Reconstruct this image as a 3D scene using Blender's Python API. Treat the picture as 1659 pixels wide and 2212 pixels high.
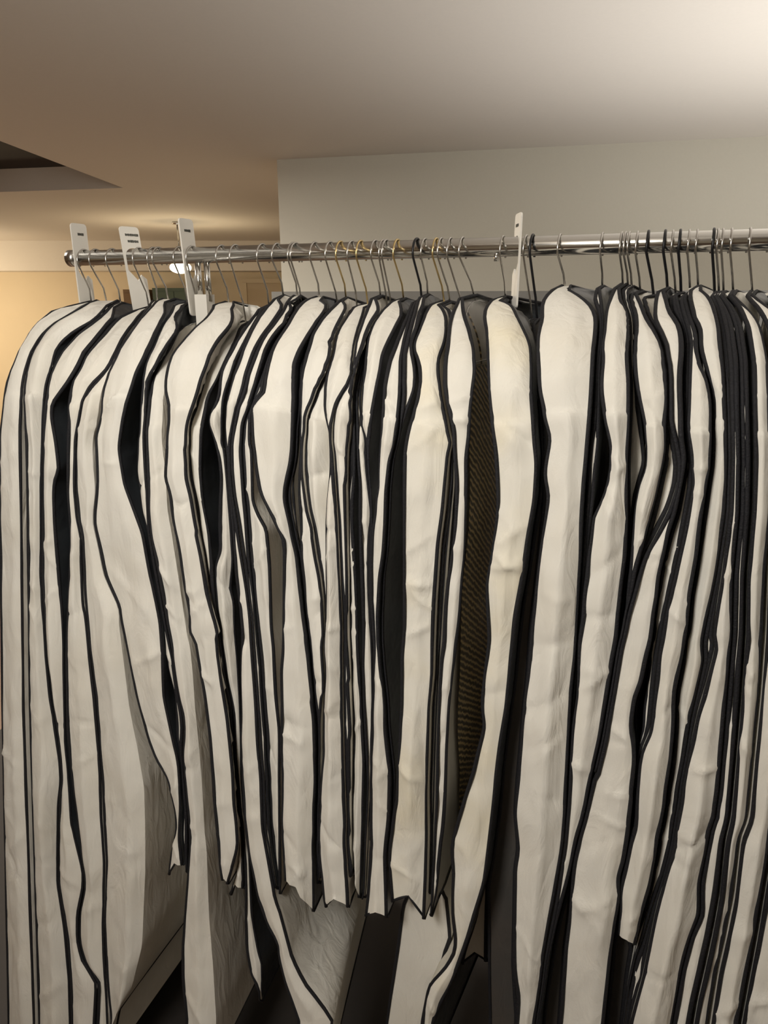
import bpy, bmesh, math, random
from mathutils import Vector, noise

# ------------------------------------------------------------------ camera
for o in list(bpy.data.objects):
    bpy.data.objects.remove(o)
SC = bpy.context.scene
COL = SC.collection
YAW, PITCH, FPX = math.radians(21.6), math.radians(17.0), 1500.0
CAM = Vector((0.0, -1.40, 2.0))
cd = bpy.data.cameras.new('camera'); cam = bpy.data.objects.new('camera', cd); COL.objects.link(cam)
cam.location = CAM; cam.rotation_euler = (math.radians(90) - PITCH, 0, YAW)
cd.sensor_fit = 'VERTICAL'; cd.sensor_height = 24.0; cd.lens = 24.0 * FPX / 2212.0
cd.clip_start = 0.02
SC.camera = cam

# ------------------------------------------------------------------ world, lights, exposure
SC.view_settings.view_transform = 'Standard'; SC.view_settings.look = 'None'
SC.view_settings.gamma = 1.0; SC.view_settings.use_curve_mapping = False
SC.view_settings.exposure = 0.06
W = bpy.data.worlds.new('world'); SC.world = W; W.use_nodes = True
W.node_tree.nodes['Background'].inputs[0].default_value = (1.0, 0.86, 0.72, 1)
W.node_tree.nodes['Background'].inputs[1].default_value = 0.05
CEIL = CAM.z + 0.796
def area(name, loc, rot, sx, sy, power, color):
    d = bpy.data.lights.new(name, 'AREA'); d.shape = 'RECTANGLE'; d.size = sx; d.size_y = sy
    d.energy = power; d.color = color
    o = bpy.data.objects.new(name, d); COL.objects.link(o); o.location = loc; o.rotation_euler = rot
    return o
KEY = Vector((-0.70, -1.80, CAM.z + 0.52))          # added fill lamp, unseen behind the camera, lights the bag fronts
area('front_fill_light', KEY, (math.radians(62), 0, 0), 0.4, 0.4, 21, (1.0, 0.965, 0.90))
LIGHTS = [
          ((-3.7, 1.0), 130, 0, (1.0, 0.92, 0.80), 'added ceiling light, unseen, past the open end of the rail')]  # unseen light, added so floor bounce lifts the ceiling
for (lx, ly), pw, tl_, lc, _ in LIGHTS:
    area('bounce_fill_light', (lx, ly, CEIL - 0.06), (math.radians(tl_), 0, 0), 0.45, 0.45, pw, lc)
def point(name, loc, power, color, size):
    d = bpy.data.lights.new(name, 'POINT'); d.energy = power; d.color = color; d.shadow_soft_size = size
    o = bpy.data.objects.new(name, d); COL.objects.link(o); o.location = loc
    return o
LAMP = Vector((0.85, 1.05, CEIL - 1.95))  # added uplighter, out of view, washes the ceiling with light
sd = bpy.data.lights.new('ceiling_fill_spot', 'SPOT'); sd.energy = 225; sd.color = (1.0, 0.98, 0.94); sd.spot_size = math.radians(150); sd.spot_blend = 1.0; sd.shadow_soft_size = 0.10
so = bpy.data.objects.new('ceiling_fill_spot', sd); COL.objects.link(so); so.location = LAMP
so.rotation_euler = (math.radians(180), math.radians(10), 0)

# ------------------------------------------------------------------ pixel helpers
Fw = Vector((-math.sin(YAW), math.cos(YAW), 0)); Rt = Vector((math.cos(YAW), math.sin(YAW), 0)); Up = Vector((0, 0, 1))
CF = Fw * math.cos(PITCH) - Up * math.sin(PITCH)
CU = Fw * math.sin(PITCH) + Up * math.cos(PITCH)
def ray(x, y):
    return CF + Rt * ((x - 829.5) / FPX) + CU * ((1106.0 - y) / FPX)
def at_z(x, y, z):
    r = ray(x, y); return CAM + r * ((z - CAM.z) / r.z)
def at_y(x, y, Y=0.0):
    r = ray(x, y); return CAM + r * ((Y - CAM.y) / r.y)
RAIL_Z = CAM.z + 0.0965
RAIL_R = 0.0175

# ------------------------------------------------------------------ materials
def new_mat(name):
    m = bpy.data.materials.new(name); m.use_nodes = True
    nt = m.node_tree; b = nt.nodes['Principled BSDF']
    return m, nt, b
def lin(c):
    return tuple(((v / 255) / 12.92 if v / 255 <= 0.04045 else ((v / 255 + 0.055) / 1.055) ** 2.4) for v in c) + (1,)
def simple(name, col, rough=0.6, metal=0.0, bump=0.0, scale=60, var=0.0):
    m, nt, b = new_mat(name)
    b.inputs['Base Color'].default_value = col; b.inputs['Roughness'].default_value = rough
    b.inputs['Metallic'].default_value = metal
    if bump or var:
        tc = nt.nodes.new('ShaderNodeTexCoord'); n = nt.nodes.new('ShaderNodeTexNoise')
        n.inputs['Scale'].default_value = scale; n.inputs['Detail'].default_value = 5
        nt.links.new(tc.outputs['Object'], n.inputs['Vector'])
        if bump:
            bp = nt.nodes.new('ShaderNodeBump'); bp.inputs['Strength'].default_value = bump; bp.inputs['Distance'].default_value = 0.01
            nt.links.new(n.outputs['Fac'], bp.inputs['Height']); nt.links.new(bp.outputs['Normal'], b.inputs['Normal'])
        if var:
            r = nt.nodes.new('ShaderNodeMixRGB'); r.inputs['Color1'].default_value = col
            r.inputs['Color2'].default_value = tuple(c * (1 - var) for c in col[:3]) + (1,)
            nt.links.new(n.outputs['Fac'], r.inputs['Fac']); nt.links.new(r.outputs['Color'], b.inputs['Base Color'])
    return m
def cloth(name, col, warm):
    m, nt, b = new_mat(name)
    b.inputs['Roughness'].default_value = 0.88
    b.inputs['Specular IOR Level'].default_value = 0.25
    tc = nt.nodes.new('ShaderNodeTexCoord')
    n1 = nt.nodes.new('ShaderNodeTexNoise'); n1.inputs['Scale'].default_value = 7; n1.inputs['Detail'].default_value = 3
    n2 = nt.nodes.new('ShaderNodeTexNoise'); n2.inputs['Scale'].default_value = 420; n2.inputs['Detail'].default_value = 3
    mp = nt.nodes.new('ShaderNodeMapping'); mp.inputs['Scale'].default_value = (1, 1, 0.35)
    n3 = nt.nodes.new('ShaderNodeTexNoise'); n3.inputs['Scale'].default_value = 22; n3.inputs['Detail'].default_value = 4
    n3.inputs['Distortion'].default_value = 1.2
    for n in (n1, n2): nt.links.new(tc.outputs['Object'], n.inputs['Vector'])
    nt.links.new(tc.outputs['Object'], mp.inputs['Vector']); nt.links.new(mp.outputs['Vector'], n3.inputs['Vector'])
    mx = nt.nodes.new('ShaderNodeMixRGB'); mx.inputs['Color1'].default_value = col; mx.inputs['Color2'].default_value = warm
    rp = nt.nodes.new('ShaderNodeValToRGB'); rp.color_ramp.elements[0].position = 0.42; rp.color_ramp.elements[1].position = 0.72
    nt.links.new(n1.outputs['Fac'], rp.inputs['Fac']); nt.links.new(rp.outputs['Color'], mx.inputs['Fac'])
    nt.links.new(mx.outputs['Color'], b.inputs['Base Color'])
    b1 = nt.nodes.new('ShaderNodeBump'); b1.inputs['Strength'].default_value = 0.12; b1.inputs['Distance'].default_value = 0.002
    b2 = nt.nodes.new('ShaderNodeBump'); b2.inputs['Strength'].default_value = 0.5; b2.inputs['Distance'].default_value = 0.010
    nt.links.new(n2.outputs['Fac'], b1.inputs['Height']); nt.links.new(n3.outputs['Fac'], b2.inputs['Height'])
    nt.links.new(b1.outputs['Normal'], b2.inputs['Normal']); nt.links.new(b2.outputs['Normal'], b.inputs['Normal'])
    return m
M = {}
M['cloth'] = cloth('white_nonwoven', (0.79, 0.765, 0.70, 1), (0.77, 0.735, 0.655, 1))
M['cream'] = cloth('cream_nonwoven', (0.80, 0.77, 0.69, 1), (0.79, 0.73, 0.58, 1))
M['slate'] = cloth('dark_nonwoven', (0.060, 0.056, 0.052, 1), (0.075, 0.062, 0.052, 1))
M['piping'] = simple('black_piping', (0.006, 0.006, 0.009, 1), 0.75, bump=0.3, scale=300)
M['chrome'] = simple('chrome', (0.72, 0.71, 0.68, 1), 0.16, 1.0)
M['wire'] = simple('steel_wire', (0.55, 0.53, 0.50, 1), 0.25, 1.0)
M['brass'] = simple('brass_wire', (0.72, 0.55, 0.27, 1), 0.28, 1.0)
M['blackwire'] = simple('black_wire', (0.012, 0.012, 0.014, 1), 0.4, 0.3)
M['plastic'] = simple('white_plastic', (0.74, 0.71, 0.65, 1), 0.45)
M['ink'] = simple('dark_print', (0.06, 0.06, 0.05, 1), 0.8)
M['wall'] = simple('painted_wall', (0.62, 0.59, 0.51, 1), 0.85, bump=0.05, scale=90, var=0.05)
M['ceiling'] = simple('painted_ceiling', (0.73, 0.68, 0.62, 1), 0.9, bump=0.05, scale=70, var=0.04)
M['farwall'] = simple('far_wall_paint', (0.78, 0.66, 0.48, 1), 0.85, var=0.06, scale=3)
M['floor'] = simple('brown_carpet', (0.25, 0.165, 0.12, 1), 0.95, bump=0.6, scale=500, var=0.3)
M['grey'] = simple('grey_board', (0.27, 0.265, 0.25, 1), 0.7, var=0.1, scale=8)
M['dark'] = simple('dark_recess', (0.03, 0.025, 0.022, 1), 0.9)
M['green'] = simple('dark_green_metal', (0.07, 0.10, 0.075, 1), 0.6)
M['doorpaint'] = simple('cream_door', (0.62, 0.50, 0.34, 1), 0.6)
def vinyl():
    m, nt, b = new_mat('shade_dark_vinyl')
    b.inputs['Base Color'].default_value = (0.035, 0.040, 0.046, 1); b.inputs['Roughness'].default_value = 0.28  # dark tint stands in for shade and dark clothes inside the bag
    b.inputs['Alpha'].default_value = 0.92
    tc = nt.nodes.new('ShaderNodeTexCoord'); n = nt.nodes.new('ShaderNodeTexNoise')
    n.inputs['Scale'].default_value = 9; n.inputs['Detail'].default_value = 3
    nt.links.new(tc.outputs['Object'], n.inputs['Vector'])
    bp = nt.nodes.new('ShaderNodeBump'); bp.inputs['Strength'].default_value = 0.5; bp.inputs['Distance'].default_value = 0.02
    nt.links.new(n.outputs['Fac'], bp.inputs['Height']); nt.links.new(bp.outputs['Normal'], b.inputs['Normal'])
    return m
M['vinyl'] = vinyl()
def clear_vinyl():
    m, nt, b = new_mat('clear_vinyl')
    b.inputs['Base Color'].default_value = (0.03, 0.03, 0.03, 1); b.inputs['Roughness'].default_value = 0.15
    b.inputs['Alpha'].default_value = 0.25
    return m
M['clearvinyl'] = clear_vinyl()
def gold():
    m, nt, b = new_mat('gold_beading')
    tc = nt.nodes.new('ShaderNodeTexCoord')
    mp = nt.nodes.new('ShaderNodeMapping'); mp.inputs['Rotation'].default_value = (0.6, 0, 0)
    w = nt.nodes.new('ShaderNodeTexWave'); w.bands_direction = 'Z'; w.inputs['Scale'].default_value = 26; w.inputs['Distortion'].default_value = 3.0
    w.inputs['Detail Scale'].default_value = 2.0
    r = nt.nodes.new('ShaderNodeValToRGB')
    r.color_ramp.elements[0].color = (0.08, 0.06, 0.03, 1); r.color_ramp.elements[1].color = (0.75, 0.56, 0.27, 1)
    r.color_ramp.elements[0].position = 0.35
    nt.links.new(tc.outputs['Object'], mp.inputs['Vector']); nt.links.new(mp.outputs['Vector'], w.inputs['Vector'])
    nt.links.new(w.outputs['Fac'], r.inputs['Fac']); nt.links.new(r.outputs['Color'], b.inputs['Base Color'])
    b.inputs['Metallic'].default_value = 0.35; b.inputs['Roughness'].default_value = 0.4
    bp = nt.nodes.new('ShaderNodeBump'); bp.inputs['Strength'].default_value = 0.5; bp.inputs['Distance'].default_value = 0.004
    nt.links.new(w.outputs['Fac'], bp.inputs['Height']); nt.links.new(bp.outputs['Normal'], b.inputs['Normal'])
    return m
M['gold'] = gold()
def emit(name, col, s):
    m, nt, b = new_mat(name)
    b.inputs['Base Color'].default_value = col
    b.inputs['Emission Color'].default_value = col; b.inputs['Emission Strength'].default_value = s
    return m
M['lampglow'] = emit('lamp_glow', (1.0, 0.88, 0.62, 1), 10)
M['fillglow'] = emit('fill_panel_glow', (1.0, 0.92, 0.8, 1), 6)

# ------------------------------------------------------------------ object helpers
def mesh_obj(name, verts, faces, mat, parent=None, smooth=True):
    me = bpy.data.meshes.new(name); me.from_pydata([tuple(v) for v in verts], [], faces)
    if smooth: me.polygons.foreach_set('use_smooth', [True] * len(me.polygons))
    me.materials.append(mat); me.update()
    o = bpy.data.objects.new(name, me); COL.objects.link(o)
    if parent is not None: adopt(o, parent)
    return o
def adopt(o, parent):
    o.parent = parent
    o.matrix_parent_inverse = parent_world(parent).inverted()
def parent_world(p):
    from mathutils import Matrix
    m = Matrix.Translation(p.location) @ p.rotation_euler.to_matrix().to_4x4()
    if p.parent is not None:
        m = parent_world(p.parent) @ p.matrix_parent_inverse @ m
    return m
def thing(name, loc, label, cat, group=None):
    o = bpy.data.objects.new(name, None); o.empty_display_size = 0.02; COL.objects.link(o); o.location = loc
    o['label'] = label; o['category'] = cat
    if group: o['group'] = group
    return o
def tag(o, label, cat, group=None):
    o['label'] = label; o['category'] = cat
    if group: o['group'] = group
    return o
def struct(o):
    o['kind'] = 'structure'; return o
def box(c, s, rz=0.0):
    x, y, z = s[0] / 2, s[1] / 2, s[2] / 2
    vs = [Vector((a * x, b * y, d * z)) for a in (-1, 1) for b in (-1, 1) for d in (-1, 1)]
    cr, sr = math.cos(rz), math.sin(rz)
    vs = [Vector((v.x * cr - v.y * sr, v.x * sr + v.y * cr, v.z)) + Vector(c) for v in vs]
    fs = [(0, 1, 3, 2), (4, 6, 7, 5), (0, 4, 5, 1), (2, 3, 7, 6), (0, 2, 6, 4), (1, 5, 7, 3)]
    return vs, fs
def box_obj(name, c, s, mat, parent=None, rz=0.0):
    v, f = box(c, s, rz); return mesh_obj(name, v, f, mat, parent, False)
def merge(parts):
    V, F = [], []
    for v, f in parts:
        n = len(V); V += v; F += [tuple(i + n for i in q) for q in f]
    return V, F
def tube(path, r, n=8, cap=True):
    """swept tube through path points (parallel-transported frame)"""
    P = [Vector(p) for p in path]; V, F = [], []
    R = r if isinstance(r, (list, tuple)) else [r] * len(P)
    t0 = (P[1] - P[0]).normalized()
    a = t0.orthogonal().normalized()
    for i, p in enumerate(P):
        t = (P[min(i + 1, len(P) - 1)] - P[max(i - 1, 0)])
        t = t.normalized() if t.length > 1e-9 else t0
        a = (a - t * a.dot(t))
        a = a.normalized() if a.length > 1e-6 else t.orthogonal().normalized()
        b = t.cross(a)
        for k in range(n):
            th = 2 * math.pi * k / n
            V.append(p + (a * math.cos(th) + b * math.sin(th)) * R[i])
    for i in range(len(P) - 1):
        for k in range(n):
            F.append((i * n + k, i * n + (k + 1) % n, (i + 1) * n + (k + 1) % n, (i + 1) * n + k))
    if cap:
        F.append(tuple(range(n - 1, -1, -1))); F.append(tuple((len(P) - 1) * n + k for k in range(n)))
    return V, F
def tube_obj(name, path, r, mat, parent=None, n=8):
    v, f = tube(path, r, n); return mesh_obj(name, v, f, mat, parent)

# ------------------------------------------------------------------ the room
# ceiling with a rectangular dark recess at far left
hc = at_z(266, 406, CEIL); ha = at_z(114, 348, CEIL); hb = at_z(114, 411, CEIL)
e1 = (ha - hc).normalized(); e2 = (hb - hc).normalized()
hole = [hc, hc + e2 * 2.6, hc + e2 * 2.6 + e1 * 2.2, hc + e1 * 2.2]
outer = [Vector((9, 14, CEIL)), Vector((-12, 14, CEIL)), Vector((-12, -5, CEIL)), Vector((9, -5, CEIL))]
cx = sum(hole, Vector()) / 4
hole.sort(key=lambda p: math.atan2(p.y - cx.y, p.x - cx.x))
oc = Vector((-1.5, 4.5, CEIL)); outer.sort(key=lambda p: math.atan2(p.y - oc.y, p.x - oc.x))
struct(mesh_obj('ceiling', outer + hole, [(i, 4 + i, 4 + (i + 1) % 4, (i + 1) % 4) for i in range(4)], M['ceiling'], None, False))
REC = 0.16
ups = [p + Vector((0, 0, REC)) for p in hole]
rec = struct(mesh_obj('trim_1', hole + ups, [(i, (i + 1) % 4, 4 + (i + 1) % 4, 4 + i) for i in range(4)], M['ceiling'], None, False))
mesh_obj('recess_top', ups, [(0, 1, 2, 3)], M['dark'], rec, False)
struct(mesh_obj('floor', [(-12, -5, 0), (9, -5, 0), (9, 14, 0), (-12, 14, 0)], [(0, 1, 2, 3)], M['floor'], None, False))
shade_o = tag(mesh_obj('floor_shade_sheet', *box((-0.5, 0.35, 0.004), (4.6, 2.3, 0.008)), M['dark'], None, False), 'added black sheet standing in for floor shade beneath the garment bags', 'mat')  # black sheet added to paint the deep shade under the bags
# partition wall behind the rail
p1 = at_z(598, 345, CEIL); p2 = at_z(1546, 300, CEIL)
wd = (p2 - p1).normalized(); wn = Vector((-wd.y, wd.x, 0))
q1, q2 = p1, p1 + wd * 6.5
def prism(pts, z0, z1):
    n = len(pts)
    V = [Vector((p.x, p.y, z0)) for p in pts] + [Vector((p.x, p.y, z1)) for p in pts]
    F = [(i, (i + 1) % n, n + (i + 1) % n, n + i) for i in range(n)] + [tuple(range(n - 1, -1, -1)), tuple(range(n, 2 * n))]
    return V, F
v, f = prism([q1, q2, q2 + wn * 1.6, q1 + wn * 1.6], 0, CEIL + 0.01)
struct(mesh_obj('wall_back', v, f, M['wall'], None, False))
# low grey board in front of the partition
gz = CAM.z + 0.045
g1 = p1 - wn * 0.30 + wd * 0.05
v, f = prism([g1, g1 + wd * 4.2, g1 + wd * 4.2 + wn * 0.30, g1 + wn * 0.30], 0, gz)
tag(mesh_obj('low_partition', v, f, M['grey'], None, False), 'low grey cabinet board standing along the pale wall behind the bags', 'partition')
# far wall on the left, 11 m away
fc = CAM + Fw * 11.0
struct(mesh_obj('wall_far', *prism([fc - Rt * 8, fc + Rt * 2.4, fc + Rt * 2.4 + Fw * 0.2, fc - Rt * 8 + Fw * 0.2], 0, CEIL + 0.01), M['farwall'], None, False))
sz = CAM.z + 11.0 * 0.036
struct(mesh_obj('trim_2', *prism([fc - Rt * 8 - Fw * 0.5, fc + Rt * 2.4 - Fw * 0.5, fc + Rt * 2.4, fc - Rt * 8], sz, CEIL), M['ceiling'], None, False))
def fpt(x, back=0.02):
    r = ray(x, 600); k = (11.0 - back) / r.dot(Fw); p = CAM + r * k; return p
# a panelled door on the far wall
dl, dr = fpt(533), fpt(640)
dc = (dl + dr) / 2
drw = thing('door_1', (dc.x, dc.y, 0), 'cream panelled door on the far wall', 'door'); drw['kind'] = 'structure'
dw = (dr - dl).length
box_obj('door_leaf', (dc.x, dc.y, 1.12), (dw, 0.05, 2.24), M['doorpaint'], drw, YAW)
for s in (-1, 1):
    e = dc + Rt * (s * (dw / 2 + 0.03)) - Fw * 0.02
    box_obj('door_jamb', (e.x, e.y, 1.125), (0.06, 0.08, 2.25), M['farwall'], drw, YAW)
e = dc - Fw * 0.02
box_obj('door_head', (e.x, e.y, 2.27), (dw + 0.12, 0.08, 0.06), M['farwall'], drw, YAW)
# dark green cabinet far behind
gl = fpt(382, 0.4)
cb = thing('storage_cabinet', (gl.x, gl.y, 0), 'dark green cabinet against the far wall beyond the rail', 'cabinet')
box_obj('body', (gl.x, gl.y, 1.08), (0.62, 0.4, 2.16), M['green'], cb, YAW)
for s in (-1, 1):
    e = gl - Fw * 0.21 + Rt * (s * 0.152)
    d = box_obj('door', (e.x, e.y, 1.08), (0.295, 0.02, 2.06), M['green'], cb, YAW)
    k = e - Fw * 0.02 - Rt * (s * 0.11)
    box_obj('handle', (k.x, k.y, 0.95), (0.015, 0.02, 0.12), M['chrome'], d, YAW)
gl = fpt(333, 0.4) - Rt * 0.25
sh = thing('storage_cabinet', (gl.x, gl.y, 0), 'brown wooden cupboard beside the dark green cabinet on the far wall', 'cabinet')
brown = simple('brown_wood', (0.20, 0.12, 0.06, 1), 0.6, var=0.3, scale=12)
box_obj('body', (gl.x, gl.y, 1.07), (0.30, 0.4, 2.14), brown, sh, YAW)
e = gl - Fw * 0.21; box_obj('door', (e.x, e.y, 1.07), (0.28, 0.02, 2.04), brown, sh, YAW)
# side and front walls that close the room
struct(mesh_obj('wall_left', *prism([Vector((-12, -5, 0)), Vector((-11.8, -5, 0)), Vector((-11.8, 14, 0)), Vector((-12, 14, 0))], 0, CEIL), M['farwall'], None, False))
struct(mesh_obj('wall_right', *prism([Vector((3.6, -5, 0)), Vector((3.8, -5, 0)), Vector((3.8, 4.6, 0)), Vector((3.6, 4.6, 0))], 0, CEIL), M['wall'], None, False))
struct(mesh_obj('wall_front', *prism([Vector((-12, -5.2, 0)), Vector((3.8, -5.2, 0)), Vector((3.8, -5, 0)), Vector((-12, -5, 0))], 0, CEIL), M['wall'], None, False))
# added ceiling light fixture, out of view, round its area lamp
def fill_ceiling_light(x, y, label):
    t = thing('fill_ceiling_light', (x, y, CEIL), label, 'light', 'added ceiling lights')
    fr = [box((x, y + s * 0.33, CEIL - 0.02), (0.7, 0.04, 0.04)) for s in (-1, 1)] + [box((x + s * 0.33, y, CEIL - 0.02), (0.04, 0.62, 0.04)) for s in (-1, 1)]
    mesh_obj('frame', *merge(fr), M['plastic'], t, False)
    box_obj('diffuser', (x, y, CEIL - 0.015), (0.62, 0.62, 0.02), M['fillglow'], t)
for (lx, ly), _, _, _, lb in LIGHTS: fill_ceiling_light(lx, ly, lb)
kl = thing('front_fill_lamp', (KEY.x, KEY.y, 0), 'added panel lamp on a pole, unseen, lighting the front of the clothes rail', 'lamp')
fr = [box((KEY.x, KEY.y - 0.12, KEY.z + s_ * 0.27), (0.58, 0.05, 0.04)) for s_ in (-1, 1)] + [box((KEY.x + s_ * 0.27, KEY.y - 0.12, KEY.z), (0.04, 0.05, 0.5)) for s_ in (-1, 1)]
mesh_obj('frame', *merge(fr), M['plastic'], kl, False)
box_obj('diffuser', (KEY.x, KEY.y - 0.14, KEY.z), (0.52, 0.02, 0.52), M['fillglow'], kl)
tube_obj('pole', [(KEY.x, KEY.y - 0.13, 0.02), (KEY.x, KEY.y - 0.13, KEY.z - 0.27)], 0.016, M['plastic'], kl, 14)
tube_obj('base', [(KEY.x, KEY.y - 0.13, 0), (KEY.x, KEY.y - 0.13, 0.025)], 0.18, M['plastic'], kl, 28)
# glass globe lamps on stems: one far away under the rail line, one added out of view to light the far wall
def globe_lamp(lp, rx, rz, mat, label):
    t = thing('pendant_lamp', (lp.x, lp.y, lp.z), label, 'lamp')
    V, F = [], []
    NS, NR = 20, 10
    for j in range(NR + 1):
        th = math.pi * j / NR
        for i in range(NS):
            ph = 2 * math.pi * i / NS
            V.append(lp + Vector((rx * math.sin(th) * math.cos(ph), rx * math.sin(th) * math.sin(ph), rz * math.cos(th))))
    for j in range(NR):
        for i in range(NS): F.append((j * NS + i, j * NS + (i + 1) % NS, (j + 1) * NS + (i + 1) % NS, (j + 1) * NS + i))
    g = mesh_obj('globe', V, F, mat, t)
    tube_obj('stem', [lp + Vector((0, 0, rz * 0.9)), Vector((lp.x, lp.y, CEIL - 0.001))], 0.008, M['chrome'], t)
    tube_obj('canopy', [Vector((lp.x, lp.y, CEIL - 0.025)), Vector((lp.x, lp.y, CEIL - 0.001))], 0.05, M['chrome'], t, 20)
    return g
lp = CAM + ray(390, 578) * (8.0 / ray(390, 578).dot(Fw))
globe_lamp(lp, 0.115, 0.062, M['lampglow'], 'small glowing round pendant lamp in the far room seen below the rail')
point('pendant_bulb', lp + Vector((0, 0, -0.12)), 30, (1, 0.8, 0.5), 0.1)
fl = thing('ceiling_fill_lamp', (LAMP.x, LAMP.y, 0), 'added uplighter on a pole, unseen, brightening the ceiling behind the rail', 'lamp')
tube_obj('base', [(LAMP.x, LAMP.y, 0), (LAMP.x, LAMP.y, 0.025)], 0.14, M['plastic'], fl, 28)
tube_obj('pole', [(LAMP.x, LAMP.y, 0.02), (LAMP.x, LAMP.y, LAMP.z - 0.12)], 0.014, M['plastic'], fl, 14)
V, F = [], []
for j, (r_, z_) in enumerate([(0.02, -0.14), (0.09, -0.11), (0.15, -0.05), (0.18, -0.03), (0.175, -0.03), (0.145, -0.048), (0.085, -0.10)]):
    for i in range(28):
        a_ = 2 * math.pi * i / 28; V.append(LAMP + Vector((r_ * math.cos(a_), r_ * math.sin(a_), z_)))
for j in range(6):
    for i in range(28): F.append((j * 28 + i, j * 28 + (i + 1) % 28, (j + 1) * 28 + (i + 1) % 28, (j + 1) * 28 + i))
mesh_obj('bowl_shade', V, F, M['plastic'], fl)
p = CAM + Fw * 9.0 - Rt * 6.2  # globe and bulb added out of view to brighten the far wall
globe_lamp(Vector((p.x, p.y, CAM.z - 0.1)), 0.14, 0.14, M['lampglow'], 'added warm globe lamp, out of view, lighting the far left wall')
point('far_wall_fill', Vector((p.x, p.y, CAM.z - 0.36)), 130, (1, 0.82, 0.56), 0.2)

# ------------------------------------------------------------------ clothes rail
xl_end = at_y(160, 557).x
rail = thing('clothes_rail', (at_y(437, 556).x, 0, 0), 'long polished chrome clothes rail with its support posts', 'clothes rail')
tube_obj('bar', [(xl_end, 0, RAIL_Z), (1.5, 0, RAIL_Z)], RAIL_R, M['chrome'], rail, 32)
tube_obj('end_cap', [(xl_end - 0.012, 0, RAIL_Z), (xl_end + 0.012, 0, RAIL_Z)], RAIL_R + 0.002, M['wire'], rail, 24)
px_ = at_y(437, 575).x
for s in (-1, 1):
    tube_obj('fork', [(px_ + s * 0.012, 0.0, RAIL_Z - 0.012), (px_ + s * 0.012, 0.0, RAIL_Z - 0.10)], 0.007, M['chrome'], rail, 12)
box_obj('post', (px_, 0, (RAIL_Z - 0.085) / 2), (0.032, 0.032, RAIL_Z - 0.085), M['plastic'], rail)
box_obj('post', (1.45, 0, (RAIL_Z - 0.012) / 2), (0.042, 0.042, RAIL_Z - 0.012), M['plastic'], rail)
sx_ = at_y(1074, 561).x
tube_obj('screw', [(sx_, -0.008, RAIL_Z - 0.012), (sx_, -0.008, RAIL_Z - 0.026)], 0.0045, M['chrome'], rail, 10)

# ------------------------------------------------------------------ rail markers (white size dividers)
PLATES = []
def marker(px, py, up, down, rot, rows, label, tilt=0.0):
    x = at_y(px, py).x
    PLATES.append((x, rot, tilt, down))
    t = thing('rail_divider', (x, 0, RAIL_Z), label, 'divider', 'white rail dividers')
    y0, y1 = -0.0255, 0.0215
    nr = 0.0178 / math.cos(rot) + 0.0024 * abs(math.sin(rot)) + 0.0001
    out = []
    def corner(cy, cz, a0, r=0.008):
        for k in range(5):
            a = a0 + math.pi / 2 * k / 4
            out.append((cy + r * math.cos(a), cz + r * math.sin(a)))
    corner(y0 + .008, -down + .008, math.pi)
    corner(y1 - .008, -down + .008, -math.pi / 2)
    out.append((y1, -0.050)); out.append((0.010, -0.040)); out.append((0.0, -0.054)); out.append((-0.010, -0.042)); out.append((-nr, -0.030))
    for k in range(9):
        a = math.pi + 0.0 - (math.pi * 0.62) * k / 8
        out.append((nr * math.cos(a), 0.0178 * math.sin(a) + (nr - 0.0178) * 0.5 * math.sin(a)))
    out.append((y1, 0.0185))
    corner(y1 - .008, up - .008, 0)
    corner(y0 + .008, up - .008, math.pi / 2)
    n = len(out); th = 0.0018
    c, s = math.cos(rot), math.sin(rot)
    def tr(lx, ly, lz): 
        ly2 = ly
        return Vector((x + lx * c - ly2 * s + tilt * lz, lx * s + ly2 * c, RAIL_Z + lz))
    bm = bmesh.new()
    a = [bm.verts.new(tr(th, q[0], q[1])) for q in out]; b = [bm.verts.new(tr(-th, q[0], q[1])) for q in out]
    from mathutils.geometry import tessellate_polygon
    for tri in tessellate_polygon([[Vector((q[0], q[1], 0)) for q in out]]):
        bm.faces.new([a[i] for i in tri]); bm.faces.new([b[i] for i in tri[::-1]])
    for i in range(n): bm.faces.new((a[i], b[i], b[(i + 1) % n], a[(i + 1) % n]))
    bmesh.ops.recalc_face_normals(bm, faces=bm.faces)
    me = bpy.data.meshes.new('plate'); bm.to_mesh(me); bm.free(); me.materials.append(M['plastic'])
    o = bpy.data.objects.new('plate', me); COL.objects.link(o); adopt(o, t)
    rnd = random.Random(px)
    side = 1 if rot <= 0.1 else -1
    for (zc, ya, yb, h) in rows:
        parts = []
        y = ya
        while y < yb:
            w = rnd.uniform(0.0018, 0.0034); hh = h * rnd.uniform(0.75, 1.0)
            vs, fs = box((0, 0, 0), (0.0006, w, hh))
            parts.append(([tr(v.x + side * (th + 0.0002), v.y + y + w / 2, v.z + zc) for v in vs], fs)); y += w + 0.0008
        mesh_obj('print', *merge(parts), M['ink'], t, False)
marker(178, 556, 0.078, 0.118, -0.05, [(0.054, -0.008, 0.009, 0.006)], 'white plastic divider at the open end of the rail, one short word')
marker(290, 556, 0.066, 0.135, -0.42, [(0.048, -0.014, 0.016, 0.006), (0.034, -0.010, 0.016, 0.006)], 'white plastic rail divider printed with two lines of small text', tilt=-0.10)
marker(411, 554, 0.077, 0.132, -0.05, [(0.052, -0.012, 0.006, 0.006)], 'white plastic rail divider standing beside the rail post fork', tilt=-0.06)
marker(1117, 534, 0.058, 0.112, 0.42, [(0.037, -0.012, 0.01, 0.006)], 'white plastic rail divider standing alone beside the very wide bag')

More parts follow.
